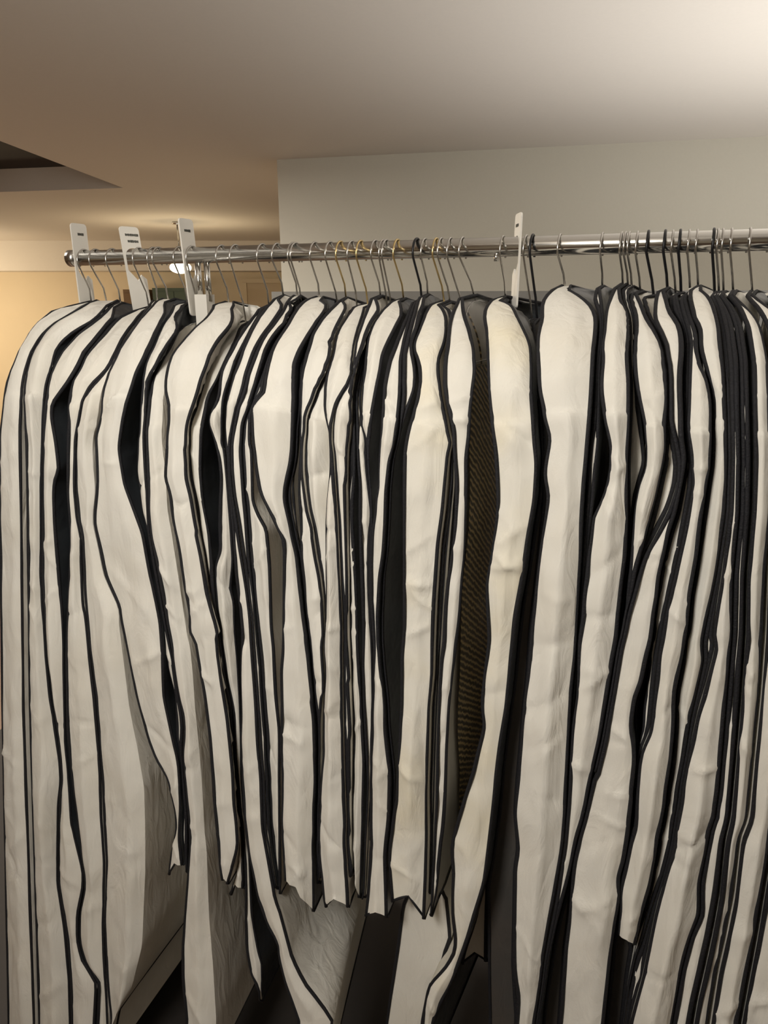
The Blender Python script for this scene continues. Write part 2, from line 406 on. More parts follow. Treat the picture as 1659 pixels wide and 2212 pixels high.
# ------------------------------------------------------------------ garment bags
TILES = {'A': (110, 440), 'B': (450, 460), 'C': (800, 460), 'D': (1170, 460), 'E': (110, 900), 'F': (450, 900), 'G': (800, 900), 'H': (1170, 900),
         'I': (110, 1300), 'J': (450, 1300), 'K': (800, 1300), 'M': (1170, 1300), 'N': (110, 1700), 'O': (450, 1700), 'P': (800, 1700), 'Q': (1170, 1700)}
KS = 380.0 / 1659.0
def px(s):
    out = []; cur = None
    for tk in s.split():
        if tk[0].isalpha(): cur = TILES[tk[0]]; tk = tk[1:]
        a, b = tk.split(',')
        out.append((cur[0] + float(a) * KS, cur[1] + float(b) * KS))
    return out
PROF = [(0, 0), (.003, .025), (.010, .05), (.024, .085), (.045, .125), (.072, .165), (.105, .203), (.150, .236), (.21, .256), (.33, .268), (.6, .280), (1.0, .322), (1.4, .385), (1.95, .50)]
def prof(h):
    if h <= 0: return 0.0
    for (a, b), (c, d) in zip(PROF, PROF[1:]):
        if h <= c:
            t = (h - a) / (c - a); return b + (d - b) * t
    return PROF[-1][1]
def hit(x, y, zn, push):
    r = ray(x, y)
    sc = 1 - push / 0.28
    prev = None
    for i in range(0, 261):
        d = 0.52 - i * 0.52 / 260
        P = CAM + r * ((-d - CAM.y) / r.y)
        g = d - prof(zn - P.z) * sc
        if g <= 0:
            if prev is not None:
                k = prev[1] / (prev[1] - g); P = prev[0].lerp(P, k)
            return P
        prev = (P, g)
    return P
def track(pts, zn, push):
    """pixel polyline -> sorted list (z, x) on the bag front"""
    Q = []
    for a, b in zip(pts, pts[1:]):
        n = max(1, int(math.hypot(b[0] - a[0], b[1] - a[1]) / 12))
        for k in range(n):
            t = k / n; Q.append((a[0] + (b[0] - a[0]) * t, a[1] + (b[1] - a[1]) * t))
    Q.append(pts[-1])
    R = [hit(x, y, zn, push) for x, y in Q]
    R = sorted([(p.z, p.x) for p in R], reverse=True)
    # merge samples that fall within 6 mm of height
    out = []
    for z, x in R:
        if out and out[-1][0] / out[-1][2] - z < 0.006:
            out[-1][0] += z; out[-1][1] += x; out[-1][2] += 1
        else: out.append([z, x, 1])
    out = [(a / n, b / n) for a, b, n in out]
    for _ in range(1):
        out = [out[0]] + [(out[i][0], 0.2 * out[i - 1][1] + 0.6 * out[i][1] + 0.2 * out[i + 1][1]) for i in range(1, len(out) - 1)] + [out[-1]]
    return out
def ev(tr, z):
    if z >= tr[0][0]: return tr[0][1]
    if z <= tr[-1][0]: return tr[-1][1]
    lo, hi = 0, len(tr) - 1
    while hi - lo > 1:
        m = (lo + hi) // 2
        if tr[m][0] >= z: lo = m
        else: hi = m
    a, b = tr[lo], tr[hi]
    return a[1] + (b[1] - a[1]) * (a[0] - z) / max(1e-9, a[0] - b[0])

# every bag: key, left edge, right edge, push (how far behind its neighbours), right side panel, hook
BAGS = [
('b01', "A330,925 150,935 20,1010 -150,1150 -300,1400 -420,1700 -480,2200 E-480,1000 I-460,1000 N-400,2200",
        "A370,935 190,1045 20,1140 -100,1260 -200,1450 -260,1700 -280,2100 E-270,1000 I-250,1000 N-150,2200", 0, 'w', 'wire'),
('b02', "A420,915 170,1050 0,1150 -90,1270 -190,1460 -250,1720 E-230,300 -220,1000 I-200,1000 N-110,2200",
        "A545,980 410,1110 250,1190 100,1310 40,1420 20,1530 -40,1700 -70,2000 E-80,500 -90,1500 I-40,500 0,900 40,1150 90,1500 100,1700 75,1900 70,2180 N70,900 140,1350 180,1800 190,2200", 0.01, 'v', 'wire'),
('b03', "A620,935 430,1110 270,1220 130,1380 40,1520 -20,1700 -60,2000 E-70,500 -80,1500 I-30,500 10,800 50,1100 100,1500 110,1700 85,1900 80,2180 N90,0 80,900 150,1350 190,1800 200,2200",
        "A650,940 575,1130 335,1400 205,1640 35,1870 15,1930 E20,20 60,250 90,500 45,600 35,700 45,1000 80,1400 100,1700 I110,0 125,400 135,1000 140,1300 180,1750 200,2100 N210,380 310,800 310,950 260,1200 260,1450 310,1650 440,1830 420,2200", 0.0, 'v', 'wire'),
('b04', "A800,975 575,1130 340,1410 300,1530 200,1700 170,1850 170,2180 E160,100 155,700 190,1150 180,1400 150,2100 I145,500 155,1200 215,1750 265,2100 N300,700 325,850 325,950 278,1200 278,1450 330,1650 455,1830 440,2200",
        "A880,1020 700,1250 545,1560 380,1720 300,1870 260,2100 E240,200 230,700 290,1150 290,1300 310,1800 I330,100 420,900 470,1500 480,2000 N510,700 500,1300 540,2200", 0.002, 'w', 'wire'),
('b05', "A1000,920 860,1060 660,1340 540,1580 385,1730 310,1870 270,2100 E260,150 250,300 245,700 255,950 310,1160 300,1250 325,1700 370,2180 I430,900 490,1700 510,2180 N530,700 510,1300 530,1800 570,2170",
        "A1030,930 880,1080 680,1360 550,1600 480,1750 455,1900 440,2100 E430,0 390,250 400,500 420,700 395,900 400,1000 450,1200 510,1500 645,1800 I640,200 690,600 740,1000 820,1400 880,1750 890,2180 N890,800 860,1500 760,1900 650,2090", 0.02, 'w', 'wire', 'L'),
('b06', "A1040,900 870,1050 640,1355 535,1590 490,1800 480,2000 430,2180 E420,150 440,600 415,900 395,1000 440,1200 500,1500 650,1820 670,1950 720,2180 I800,850 920,1300 1000,1500 1100,1650 1170,1950 1190,2150 N1185,400 1140,600 1110,820",
        "A1080,920 1110,1030 1000,1240 830,1560 720,1900 670,2180 E690,0 650,300 705,640 880,1100 950,1500 1060,1950 I1060,250 1075,900 1160,1300 1235,1550 1240,1900 N1235,200 1225,500 1280,745", 0.012, 'v', 'wire'),
('b07', "A1200,935 1040,1180 980,1330 890,1530 860,1800 840,2180 E830,200 820,500 870,900 920,1090 970,1400 1040,1800 1080,2100 I1075,300 1110,600 1180,870 1190,1100 1190,1300 1220,1400 1240,1700 1260,1900 N1250,600 1270,800",
        "A1320,1000 1330,1110 1110,1330 1010,1500 940,1670 915,1850 885,2180 E890,300 915,700 935,1100 990,1400 1060,1800 1110,2100 I1110,300 1160,600 1205,880 1240,1050 1255,1200 1240,1350 1250,1600 1290,2000 N1290,600 1290,800", 0.015, 'v', 'wire'),
('b08', "A1330,1125 1120,1335 1018,1505 948,1672 923,1850 898,2180 E903,300 928,900 948,1130 995,1350 1075,1800 1125,2100 I1125,300 1180,700 1215,900 1250,1050 1265,1200 1250,1350 1260,1600 1290,1900 1310,2180 N1310,600 1270,1100 1240,1500 1240,1800 1280,2200",
        "A1420,1110 1345,1160 1160,1390 1095,1540 1070,1750 1060,1850 1045,2180 E1050,300 1080,500 1100,900 1130,1050 1200,1500 1290,2100 I1310,400 1340,700 1360,1000 1400,1400 1430,1800 1450,2180 N1470,600 1490,1200 1530,1700 1560,2200", 0, 'w', 'wire', 'L'),
('b09', "A1580,930 1460,1095 1350,1180 1160,1400 1095,1545 1070,1780 1110,1870 1110,2050 1095,2180 E1090,300 1080,480 1070,570 1120,720 1145,950 1200,1200 1260,1600 1310,1850 1305,2060 1370,2110 1375,2200 I1380,500 1450,900 1500,1300 1520,1600 1540,1900 1560,2180 N1560,300 1600,800 1615,870",
        "B230,880 260,1020 80,1230 0,1380 A1560,1340 1440,1620 1380,1820 1310,2020 1280,2180 E1290,50 1280,300 1285,580 1330,750 1370,1000 1430,1300 1480,1650 1560,1950 1590,2050 I1570,330 1580,500 1620,750 1659,1000 J120,700 190,1100 240,1600 250,1900 O270,300 290,550 210,850 190,910", 0, 'w', 'wire'),
('b10', "B265,1025 85,1240 5,1390 A1565,1350 1445,1630 1385,1830 1315,2025 1290,2180 E1300,50 1290,300 1295,580 1340,750 1380,1000 1440,1300 1490,1650 1570,1950 I1580,330 1590,500 1630,750 J30,1000 130,700 195,1100 245,1600 260,1900 O280,300 300,550 320,620 260,850 205,1005",
        "B335,1055 290,1155 130,1475 90,1580 0,1740 A1545,1700 1490,1850 1450,2050 E1450,50 1430,150 1420,500 1440,800 1500,1100 1530,1400 1545,1700 1590,2000 I1605,400 1640,700 J150,700 230,1000 245,1500 290,2000 O320,300 330,600 340,955", 0.035, 'v', 'wire'),
('b11', "B520,875 400,1010 280,1190 125,1480 90,1750 10,1920 F5,60 50,180 100,380 120,600 110,700 100,1000 110,1270 60,1420 90,1800 140,2180 J200,800 235,1100 250,1500 300,2100 O330,500 345,900 355,1500 400,1750 480,1920 490,2010",
        "B560,875 450,1040 330,1270 260,1400 180,1650 150,1730 135,1900 125,2180 F135,100 160,300 190,650 225,1100 240,1350 215,1620 250,1750 250,2100 J250,100 280,600 300,900 315,1250 325,1700 355,2150 O395,700 410,1000 425,1250 490,1600 515,1650 510,1900 500,2020", 0.05, 'v', 'wire'),
('b12', "B655,785 540,900 430,1060 335,1275 250,1510 180,1780 165,2000 170,2180 F175,300 195,700 235,1100 260,1500 300,1800 320,2180 J320,200 310,600 320,1100 312,1250 325,1700 350,2150 O380,600 470,1050 560,1300 670,1490 655,1560 720,1830 850,2200",
        "B690,775 740,860 650,1000 500,1190 430,1330 370,1500 335,1660 270,1830 225,2030 F230,100 205,300 210,500 235,750 270,950 310,1250 370,1650 410,2000 J400,100 430,600 460,1000 480,1400 510,1700 520,2100 O540,500 600,800 650,1050 720,1300 800,1600 920,1850 1080,2050 1180,2200", 0.012, 'w', 'wire'),
('b13', "B800,785 700,920 640,1015 505,1200 440,1350 375,1510 340,1670 280,1830 235,2030 F240,100 215,300 220,500 245,750 285,950 325,1250 380,1650 420,2000 J412,100 442,600 470,1000 490,1300 515,1700 530,2180 O560,500 610,800 645,950",
        "B850,830 830,960 770,1030 700,1100 600,1225 530,1400 480,1550 430,1700 390,1850 330,1960 320,2180 F315,300 340,650 365,900 385,1200 420,1550 460,2000 J455,150 490,500 510,900 540,1200 550,1500 585,2100 O590,500 640,800 655,960", 0.015, 'v', 'wire'),
('b14', "B830,850 780,1040 705,1110 610,1235 540,1410 490,1580 435,1720 395,1860 340,2000 330,2180 F322,250 345,650 370,900 395,1300 440,1700 475,2180 J490,500 520,900 550,1300 560,1500 590,1650 575,1750 590,1950 600,2180 O590,200 620,600 660,850 672,995",
        "B850,860 790,1050 715,1120 625,1245 560,1430 530,1600 520,1700 435,1780 405,1900 400,2180 F420,300 430,800 490,950 560,1050 590,1400 610,2100 J620,300 650,900 680,1200 680,1600 682,2100 O685,500 690,900 682,1005", 0.02, 'w', 'wire'),
('b15', "B985,795 880,850 800,950 740,1070 620,1245 560,1430 530,1600 525,1700 430,1775 410,1850 410,2180 F420,200 440,450 480,700 580,900 700,1150 710,1250 705,2000 J700,450 682,650 690,1000 682,1400 700,1600 692,2150 O700,500 725,875",
        "B1060,800 1130,850 1150,900 1080,960 990,1100 960,1150 880,1280 820,1440 820,1800 810,2000 F805,100 800,300 790,420 730,680 725,780 760,950 800,1150 860,1400 890,1600 910,1850 960,2150 J910,150 950,450 970,700 1000,900 1010,1300 1020,1700 1000,1900 1000,2180 O990,500 1000,900 1000,1170", 0, 'v', 'wire'),
('b16', "B1160,905 1090,965 1000,1105 970,1155 890,1290 830,1445 828,1800 F815,100 800,420 735,690 735,850 770,1000 840,1300 880,1500 900,1700 920,1900 J920,200 1000,800 1040,1400 1040,1700 O1010,300 1015,900",
        "B1170,910 1100,970 1010,1110 980,1160 905,1300 860,1450 850,1800 F840,100 825,420 805,650 825,900 855,1150 885,1400 905,1600 930,1850 J935,200 1015,800 1055,1400 1055,1700 O1030,300 1035,900", 0.035, 'w', 'wire'),
('b17', "B1230,835 1100,960 990,1115 920,1350 880,1500 870,1750 875,1950 F865,150 872,300 860,450 850,700 870,1000 880,1400 910,1700 940,2100 J940,200 980,500 1000,900 1050,1150 1045,1600 O1040,300 1050,850",
        "B1290,800 1350,890 1200,1150 1160,1400 1120,1490 1050,1600 980,1780 920,1930 925,2020 F920,100 895,300 895,550 940,900 990,1050 1020,1300 1060,1500 1090,1800 1095,2000 J1090,100 1110,250 1090,400 1110,700 1100,850 1060,1100 1060,1600 O1060,300 1065,850", 0.02, 'w', 'brass'),
('b18', "B1360,895 1215,1155 1170,1400 1125,1495 1055,1610 985,1790 925,1940 930,2100 F920,250 915,500 950,800 1000,1100 1040,1350 1075,1520 1100,1750 J1095,500 1085,1200 1080,2000 O1070,500 1075,700",
        "B1370,900 1225,1160 1180,1400 1135,1500 1095,1700 1090,1850 1130,2020 F1140,200 1145,450 1130,700 1115,900 1105,1100 1105,1500 1112,1800 J1110,500 1100,1200 1095,2000 O1085,500 1090,700", 0.035, 'w', 'wire', 'L'),
('b19', "B1395,860 1360,900 1210,1150 1170,1390 1130,1480 1100,1600 1090,1850 1130,2020 F1145,150 1150,450 1150,520 1125,750 1110,1000 1115,1600 1110,1850 J1115,150 1090,400 1110,600 1110,700 1090,1050 1090,1400 1055,1750 1050,1850 1030,2000 O1010,600 1070,800 1085,1050 1105,1125",
        "B1500,860 1430,1060 1375,1250 1365,1545 1210,1790 1170,2000 1160,2180 F1170,150 1180,300 1200,600 1225,1000 1245,1500 1275,2100 J1262,200 1267,600 1272,1000 1285,1600 1305,2100 O1295,500 1310,700 1330,1130", 0, 'w', 'brass'),
('b20', "B1560,785 1500,890 1440,1065 1385,1255 1370,1545 1220,1805 1180,2000 1170,2180 F1185,200 1205,600 1235,1000 1255,1500 1283,2100 J1272,200 1277,600 1282,1000 1295,1600 1313,2100 O1305,500 1330,850 1345,835",
        "B1600,785 1640,930 1560,1030 1510,1130 1450,1300 1410,1440 1365,1590 1365,1850 1345,2100 F1320,300 1310,700 1315,1000 1325,1500 1325,2100 J1335,500 1355,1200 1345,1900 O1345,400 1345,600 1370,840", 0.012, 'w', 'wire'),
('b21', "B1650,935 1570,1040 1520,1140 1460,1310 1415,1450 1372,1700 1350,2100 F1328,300 1318,700 1322,1000 1332,1500 1332,2100 J1340,500 1362,1200 1350,1900 O1352,400 1355,600 1375,830",
        "B1660,940 1580,1050 1530,1150 1470,1320 1425,1460 1380,1700 1385,2000 F1390,200 1390,550 1372,800 1370,1000 1400,1500 1415,2000 J1410,200 1430,600 1450,1000 1480,1500 1470,1800 1460,2180 O1450,600 1435,1040", 0.025, 'v', 'wire'),
('b22', "B1670,935 1590,1040 1535,1140 1475,1310 1420,1460 1388,1700 1400,2000 F1402,300 1410,500 1425,600 1420,900 1430,1300 1450,1800 1460,2100 J1452,300 1455,500 1452,600 1462,1000 1485,1400 1502,1700 1485,2100 O1475,500 1462,1000 1445,1050",
        "B1690,950 1610,1050 1550,1140 1495,1280 1465,1450 1440,1700 1440,2000 F1485,100 1500,500 1530,750 1545,900 1525,1100 1515,1500 1530,1900 1550,2180 J1540,300 1560,700 1560,1200 1540,1500 1535,1750 O1535,0 1515,400 1495,900 1480,1040", 0.03, 'w', 'wire'),
('b23', "C225,815 100,930 20,1040 B1505,1190 1485,1350 1460,1600 1445,2000 F1490,200 1505,500 1538,760 1545,1000 1530,1300 1525,1800 J1545,500 1555,1200 1535,1700 O1535,500",
        "C290,810 330,950 280,1020 190,1200 130,1320 105,1480 60,1700 10,2000 F1545,100 1515,300 1520,500 1546,760 1552,1000 1535,1300 1530,1800 J1550,500 1560,1200 1540,1700 O1540,500", 0.012, 'v', 'brass'),
('b24', "C425,820 380,900 330,1000 250,1200 170,1400 130,1600 110,1900 100,2180 G90,200 80,500 75,700 50,760 45,900 10,1100 F1530,1100 1520,1600 1558,2180 J1560,400 1560,1000 1542,1700 1530,2180 O1520,700 1500,1000 1480,1212",
        "C445,835 392,990 347,1150 300,1380 290,1700 260,2000 230,2180 G190,400 160,700 150,1000 130,1300 100,1500 85,1900 82,2180 K80,100 100,600 140,950 150,1200 200,1650 190,2000 180,2180 P190,200 150,650 160,1000 165,1225", 0, 'v', 'blackwire'),
('b25', "C490,770 440,860 396,1000 352,1150 310,1330 305,1600 290,1850 250,2100 G195,380 168,700 158,1000 140,1300 112,1500 97,1900 K95,100 112,600 150,950 160,1200 208,1650 200,2000 P198,200 165,600",
        "C530,775 545,860 500,950 455,1110 400,1240 405,1360 435,1450 430,1650 340,1900 260,2180 G215,300 182,500 172,700 164,1000 148,1300 118,1500 103,1900 K102,100 118,600 156,950 166,1200 214,1650 205,2000 P204,200 170,600", 0.02, 'v', 'wire'),
('b26', "C590,845 520,920 470,1080 420,1200 400,1250 410,1330 450,1380 465,1600 440,1750 415,1830 390,1930 350,2050 330,2180 G350,150 320,230 310,500 310,800 310,1200 310,2000 K290,500 285,1000 260,1500 240,1900 P220,200 170,600 175,700 200,1075",
        "C640,835 700,900 735,980 720,1150 700,1280 655,1330 650,1500 680,1750 730,2000 780,2180 G730,100 745,300 715,600 690,900 650,1200 630,1500 610,1800 600,2100 K600,300 590,700 560,1000 550,1400 535,1800 540,2180 P540,500 530,900 515,1240", 0, 'w', 'brass', 'LR', 'cream'),
('b27', "C655,845 720,905 748,985 735,1200 705,1400 725,1750 760,2000 G760,400 762,600 722,900 682,1200 652,1600 622,2100 K612,400 602,700 582,1100 562,1500 557,2180 P557,500 555,1000",
        "C665,850 730,905 758,985 745,1200 720,1400 740,1750 775,2000 G782,400 785,560 780,700 760,900 720,1300 690,1700 665,2100 K655,500 635,900 615,1400 598,2000 P605,100 588,500 562,1000", 0.025, 'w', 'wire'),
('b28', "C840,778 800,880 750,970 730,1100 720,1250 690,1450 690,1650 730,1850 780,2050 G775,200 790,450 805,600 800,900 780,1200 740,1450 700,1750 680,2180 K662,500 642,900 625,1400 615,2000 P612,200 600,500 580,900 565,1210",
        "C875,778 890,950 940,1100 980,1250 1000,1480 970,1700 950,1900 940,2180 G930,250 915,450 920,550 910,900 890,1300 860,1700 840,2000 K840,200 820,400 780,700 750,1000 730,1400 720,1800 700,2180 P700,300 660,700 630,1000 575,1215", 0, 'c', 'wire'),
('b29', "C1180,785 1100,850 1050,950 1090,1100 1100,1300 1110,1600 1130,1900 1160,2180 G1160,200 1180,500 1195,800 1180,1000 1140,1300 1090,1550 1090,1700 1110,2100 K1105,400 1080,600 1045,900 1050,1080 1075,1150 1020,1350 960,1600 880,1850 790,2180 P830,250 770,480 755,600 775,800 765,1000 765,1200 795,1450 780,1560 700,1700 550,1860 500,2080 490,2200",
        "C1280,788 1340,870 1400,1000 1460,1120 1520,1250 1530,1450 1530,1700 1550,1950 1560,2180 G1560,200 1580,450 1555,800 1500,1100 1450,1500 1380,1900 1350,2180 K1340,500 1290,1000 1240,1300 1200,1600 1160,2000 P1190,0 1130,500 1080,900 990,1200 920,1450 830,1700 740,1900 650,2080 600,2200", 0, 'v', 'wire', 'LR', 'cream'),
('b30', "D120,700 60,760 -10,790 C1600,900 1615,1000 1570,1150 1570,1400 1590,1700 1640,1900 D0,1920 60,2050 70,2180 H70,150 65,250 20,500 20,570 55,750 30,950 0,1150 G1600,1250 1560,1600 1520,2000 K1520,200 1480,700 1440,1000 1420,1300 1390,1700 1360,2000 P1370,150 1360,250 1395,600 1365,750 1355,1200 1345,1700 1385,1950 1380,2080 1370,2200",
        "D170,690 230,710 340,770 430,820 500,920 530,1000 520,1150 500,1300 490,1500 480,1700 460,2000 440,2180 H460,50 430,400 410,600 390,900 375,1300 350,1700 330,2100 M335,300 310,600 280,900 260,1300 240,1700 220,2100 Q240,100 210,500 180,700 130,1000 70,1300 20,1600 0,1800 -60,2200", 0, 'v', 'wire'),
('b31', "D520,690 480,800 490,840 545,950 550,1050 540,1200 515,1400 505,1600 495,1800 475,2100 H472,100 442,400 432,700 405,1000 388,1300 365,1700 345,2000 M345,300 320,600 290,900 270,1300 250,1700 230,2100",
        "D550,690 560,770 578,850 585,1000 578,1120 565,1250 548,1500 548,1800 545,2180 H545,200 520,450 500,650 490,800 470,950 440,1200 425,1350 390,1700 380,1900 M365,300 340,600 310,900 280,1300 260,1700 240,2100", 0.02, 'v', 'wire'),
('b32', "D700,675 650,760 600,920 590,1100 590,1150 555,1250 580,1350 560,1500 550,1700 590,1950 640,2180 H620,150 650,280 640,500 610,650 560,800 480,950 460,1150 435,1300 420,1450 390,1700 380,1900 M370,200 345,380 340,700 330,900 290,1150 270,1500 250,1900 Q245,200 215,560 185,760 140,1050 80,1350 30,1620 5,1850 -50,2200",
        "D740,685 790,800 830,920 830,1100 810,1350 830,1600 830,1900 820,2180 H820,200 810,400 810,1000 800,1300 760,1600 730,1900 710,2180 M700,400 620,900 550,1300 480,1600 380,2100 Q430,150 330,500 270,800 230,950 150,1250 70,1600 20,1950 -20,2200", 0, 'v', 'wire'),
('b33', "D765,690 800,790 840,925 845,1100 830,1400 850,1600 848,1900 H840,200 830,400 828,1000 815,1300 775,1600 745,1900 725,2180 M715,400 635,900 565,1300 495,1600 395,2100",
        "D775,690 815,790 855,925 868,1150 880,1500 925,1880 H955,200 978,430 920,650 868,830 850,1050 825,1300 785,1600 755,1900 735,2180 M725,400 645,900 575,1300 505,1600 405,2100", 0.055, 'v', 'wire', 'R'),
('b34', "D825,745 800,820 850,950 880,1050 862,1250 862,1400 885,1600 925,1800 970,2000 985,2180 H970,150 990,300 985,480 920,650 880,850 870,950 860,1100 830,1450 810,1600 795,1800 760,2050 M740,350 660,850 580,1300 510,1600",
        "D880,745 950,850 1000,1000 1080,1100 1140,1250 1180,1500 1185,1800 1170,2000 1170,2180 H1170,300 1150,430 1080,750 1000,1050 950,1250 890,1480 860,1650 800,1850 765,2050 M755,350 675,850 595,1300 525,1600", 0, 'w', 'wire'),
('b35', "D930,780 925,820 960,900 1010,1030 1090,1110 1150,1260 1190,1510 1195,1800 1180,2000 H1185,150 1165,420 1095,750 1015,1050 960,1250 900,1480 870,1650 810,1850 775,2050",
        "D965,780 1005,900 1045,1010 1100,1110 1160,1260 1200,1510 1205,1800 1195,2000 H1200,80 1240,200 1280,450 1265,650 1190,880 1050,1150 960,1300 905,1490 875,1650 815,1850 780,2050", 0.025, 'w', 'blackwire'),
('b36', "D1090,705 1060,770 1050,1000 1110,1110 1170,1260 1205,1510 1208,1800 H1205,60 1245,200 1290,450 1275,650 1200,890 1060,1160 970,1310 910,1500 870,1650 800,1900 745,2150 M725,400 645,900 565,1350 500,1600 395,2100 Q440,150 350,500 300,700 280,900 260,1200 220,1500 190,1900 170,2200",
        "D1130,705 1180,800 1220,940 1290,1030 1330,1150 1340,1300 1320,1500 1320,1650 1330,1900 1330,2180 H1340,200 1365,400 1330,600 1270,900 1200,1100 1160,1300 1110,1500 1075,1900 1040,2150 M1060,50 1020,400 950,750 890,900 860,1100 850,1200 880,1350 890,1500 860,1750 820,2100 Q870,100 830,400 780,700 730,850 740,1050 700,1250 660,1500 630,1800 590,2200", 0.0, 'v', 'blackwire'),
('b37', "D1225,755 1210,850 1235,940 1305,1030 1340,1150 1350,1300 1335,1500 1335,1650 1345,1950 H1355,200 1375,400 1340,600 1285,900 1215,1100 1175,1300 1125,1500 1090,1850 1055,2150 M1080,50 1040,400 1000,750 960,1000 955,1200 920,1380 900,1500 875,1750",
        "D1260,755 1290,860 1340,1000 1385,1200 1380,1400 1378,1700 1370,1900 1380,2180 H1390,200 1410,450 1420,650 1380,850 1310,1200 1230,1550 1160,1850 1110,2150 M1140,200 1090,500 1060,800 1020,1200 940,1380 910,1490 885,1750", 0.02, 'v', 'blackwire'),
('b38', "D1305,755 1290,830 1330,970 1400,1200 1390,1450 1385,1700 1380,1900 H1368,50 1400,300 1425,650 1390,850 1320,1200 1240,1550 1170,1850 1120,2150 M1150,200 1100,500 1070,800 1025,1230 950,1390 920,1500 905,1700 890,1900 880,2180 Q895,50 870,300 810,650 760,850 740,950 745,1150 725,1385",
        "D1345,755 1390,920 1470,1160 1465,1300 1500,1450 1560,1570 1600,1800 1600,2180 H1600,200 1590,450 1555,650 1510,950 1470,1300 1400,1700 1370,2050 M1380,200 1330,500 1260,850 1250,1200 1220,1500 1170,1800 1120,2150 Q1180,100 1110,400 1080,600 1020,950 940,1200 900,1400 880,1480", 0, 'v', 'wire'),
('b39', "D1380,700 1365,750 1400,900 1430,1000 1490,1100 1480,1260 1540,1450 1610,1650 1620,1900 H1620,100 1610,450 1580,650 1530,950 1490,1300 1420,1700 1385,2050 M1395,200 1345,500 1280,850 1265,1200 1235,1500 1190,1800 1140,2150 Q1195,100 1130,400 1100,600 1040,900 960,1200 900,1450 820,1800 770,2200",
        "D1430,690 1560,750 1620,850 1680,1100 1720,1500 1740,1900 H1750,400 1730,900 1640,1500 1520,2080 M1505,430 1530,520 1490,700 1400,1100 1340,1500 1290,1750 1220,2150 Q1290,100 1200,600 1150,800 1060,1050 960,1400 880,1620 800,2000 780,2200", 0.02, 'w', 'wire'),
('b40', "D1550,745 1640,850 1700,1080 1738,1450 1755,1900 H1765,400 1745,900 1655,1500 1535,2080 M1520,430 1545,520 1505,700 1415,1100 1352,1500 1302,1750 1232,2150 Q1302,100 1212,600 1162,800 1075,1050 975,1400 895,1620 815,2000 795,2200",
        "D1560,745 1650,850 1712,1080 1752,1450 1772,1900 H1782,400 1765,900 1690,1500 1600,2080 M1640,390 1550,750 1472,1000 1395,1350 1335,1650 1250,2150 Q1320,100 1225,600 1155,850 1100,1050 1070,1150 990,1550 940,1800 825,2200", 0.02, 'w', 'blackwire'),
('b41', "D1570,745 1660,850 1725,1080 1768,1450 1785,1900 H1795,400 1775,900 1700,1500 1610,2080 M1650,400 1560,760 1482,1010 1405,1360 1342,1660 1262,2160 Q1332,100 1232,600 1165,850 1112,1050 1082,1150 1002,1550 952,1800 840,2200",
        "D1600,745 1720,850 1800,1050 1850,1400 1860,1900 H1870,400 1860,900 1800,1500 M1790,300 1740,900 1690,1500 1640,2050 Q1640,150 1580,450 1540,650 1490,900 1490,1200 1400,1400 1320,1700 1250,2080 1230,2200", 0, 'v', 'wire'),
('b42', "D1620,745 1740,860 1820,1060 1870,1400 1880,1900 H1890,400 1880,900 1820,1500 M1810,300 1760,900 1710,1500 1660,2050 Q1655,150 1595,450 1555,650 1505,900 1505,1200 1415,1400 1335,1700 1265,2080 1245,2200",
        "D1650,740 1790,860 1890,1060 1940,1400 1955,1900 H1965,400 1955,900 1905,1500 M1895,300 1855,900 1805,1500 1755,2050 Q1705,500 1665,900 1645,1050 1580,1400 1500,1750 1440,2000 1400,2200", 0, 'v', 'wire'),
('b43', "D1690,740 1830,860 1930,1060 1985,1400 1995,1900 H2005,400 1995,900 1945,1500 M1935,300 1895,900 1845,1500 1795,2050 Q1745,500 1700,900 1685,1050 1620,1400 1545,1750 1485,2000 1450,2200",
        "D1740,740 1920,880 2060,1060 2130,1400 2160,1900 H2170,400 2150,900 2100,1500 M2080,300 2040,900 1980,1500 1930,2050 Q1850,500 1790,1050 1720,1400 1640,1750 1560,2200", 0, 'w', 'wire'),
('b44', "D1860,740 2020,890 2130,1070 2190,1400 2210,1900 H2215,400 2195,900 2145,1500 M2125,300 2080,900 2020,1500 1970,2050 Q1890,500 1830,1050 1760,1400 1680,1750 1610,2200",
        "D1910,740 2160,900 2330,1100 2420,1400 2450,1900 H2450,900 M2350,900 Q2150,500 2000,1400 1850,2200", 0, 'v', 'wire'),
('b45', "D2060,740 2240,900 2390,1100 2470,1400 2500,1900 H2500,900 M2400,900 Q2200,500 2050,1400 1900,2200",
        "D2100,740 2350,900 2550,1100 2650,1400 2700,1900 H2700,900 M2600,900 Q2450,500 2350,1400 2200,2200", 0, 'w', 'wire'),
('b46', "C738,955 702,1300 710,1600 745,1900 G775,400 785,900 742,1400 685,2000 K640,900 580,1600 480,2180 P400,900 300,1100 250,1500 190,1900 150,2200",
        "C748,965 714,1300 722,1600 757,1900 G787,400 797,900 754,1400 697,2000 K660,900 640,1600 650,2180 P690,700 735,1100 770,1450 735,1660 560,1880 500,2200", 0.06, 'w', 'wire'),
('b47', "C1440,1000 1530,1250 1545,1700 1570,2100 G1570,300 1590,450 1565,800 1510,1100 1460,1500 1390,1900 K1350,400 1300,900 1250,1300 1215,1600 1180,2000 P1120,600 1100,1000 1110,1500 1120,2200",
        "C1540,1010 1580,1300 1585,1500 1600,1750 1650,1950 G1650,150 1660,250 1620,500 1655,750 1640,950 1610,1200 1570,1600 1530,2000 K1530,200 1490,700 1450,1000 1430,1300 1400,1700 1370,2050 P1380,250 1405,600 1375,750 1365,1200 1355,1700 1390,2200", 0.06, 'w', 'blackwire', 'LR', 'slate'),
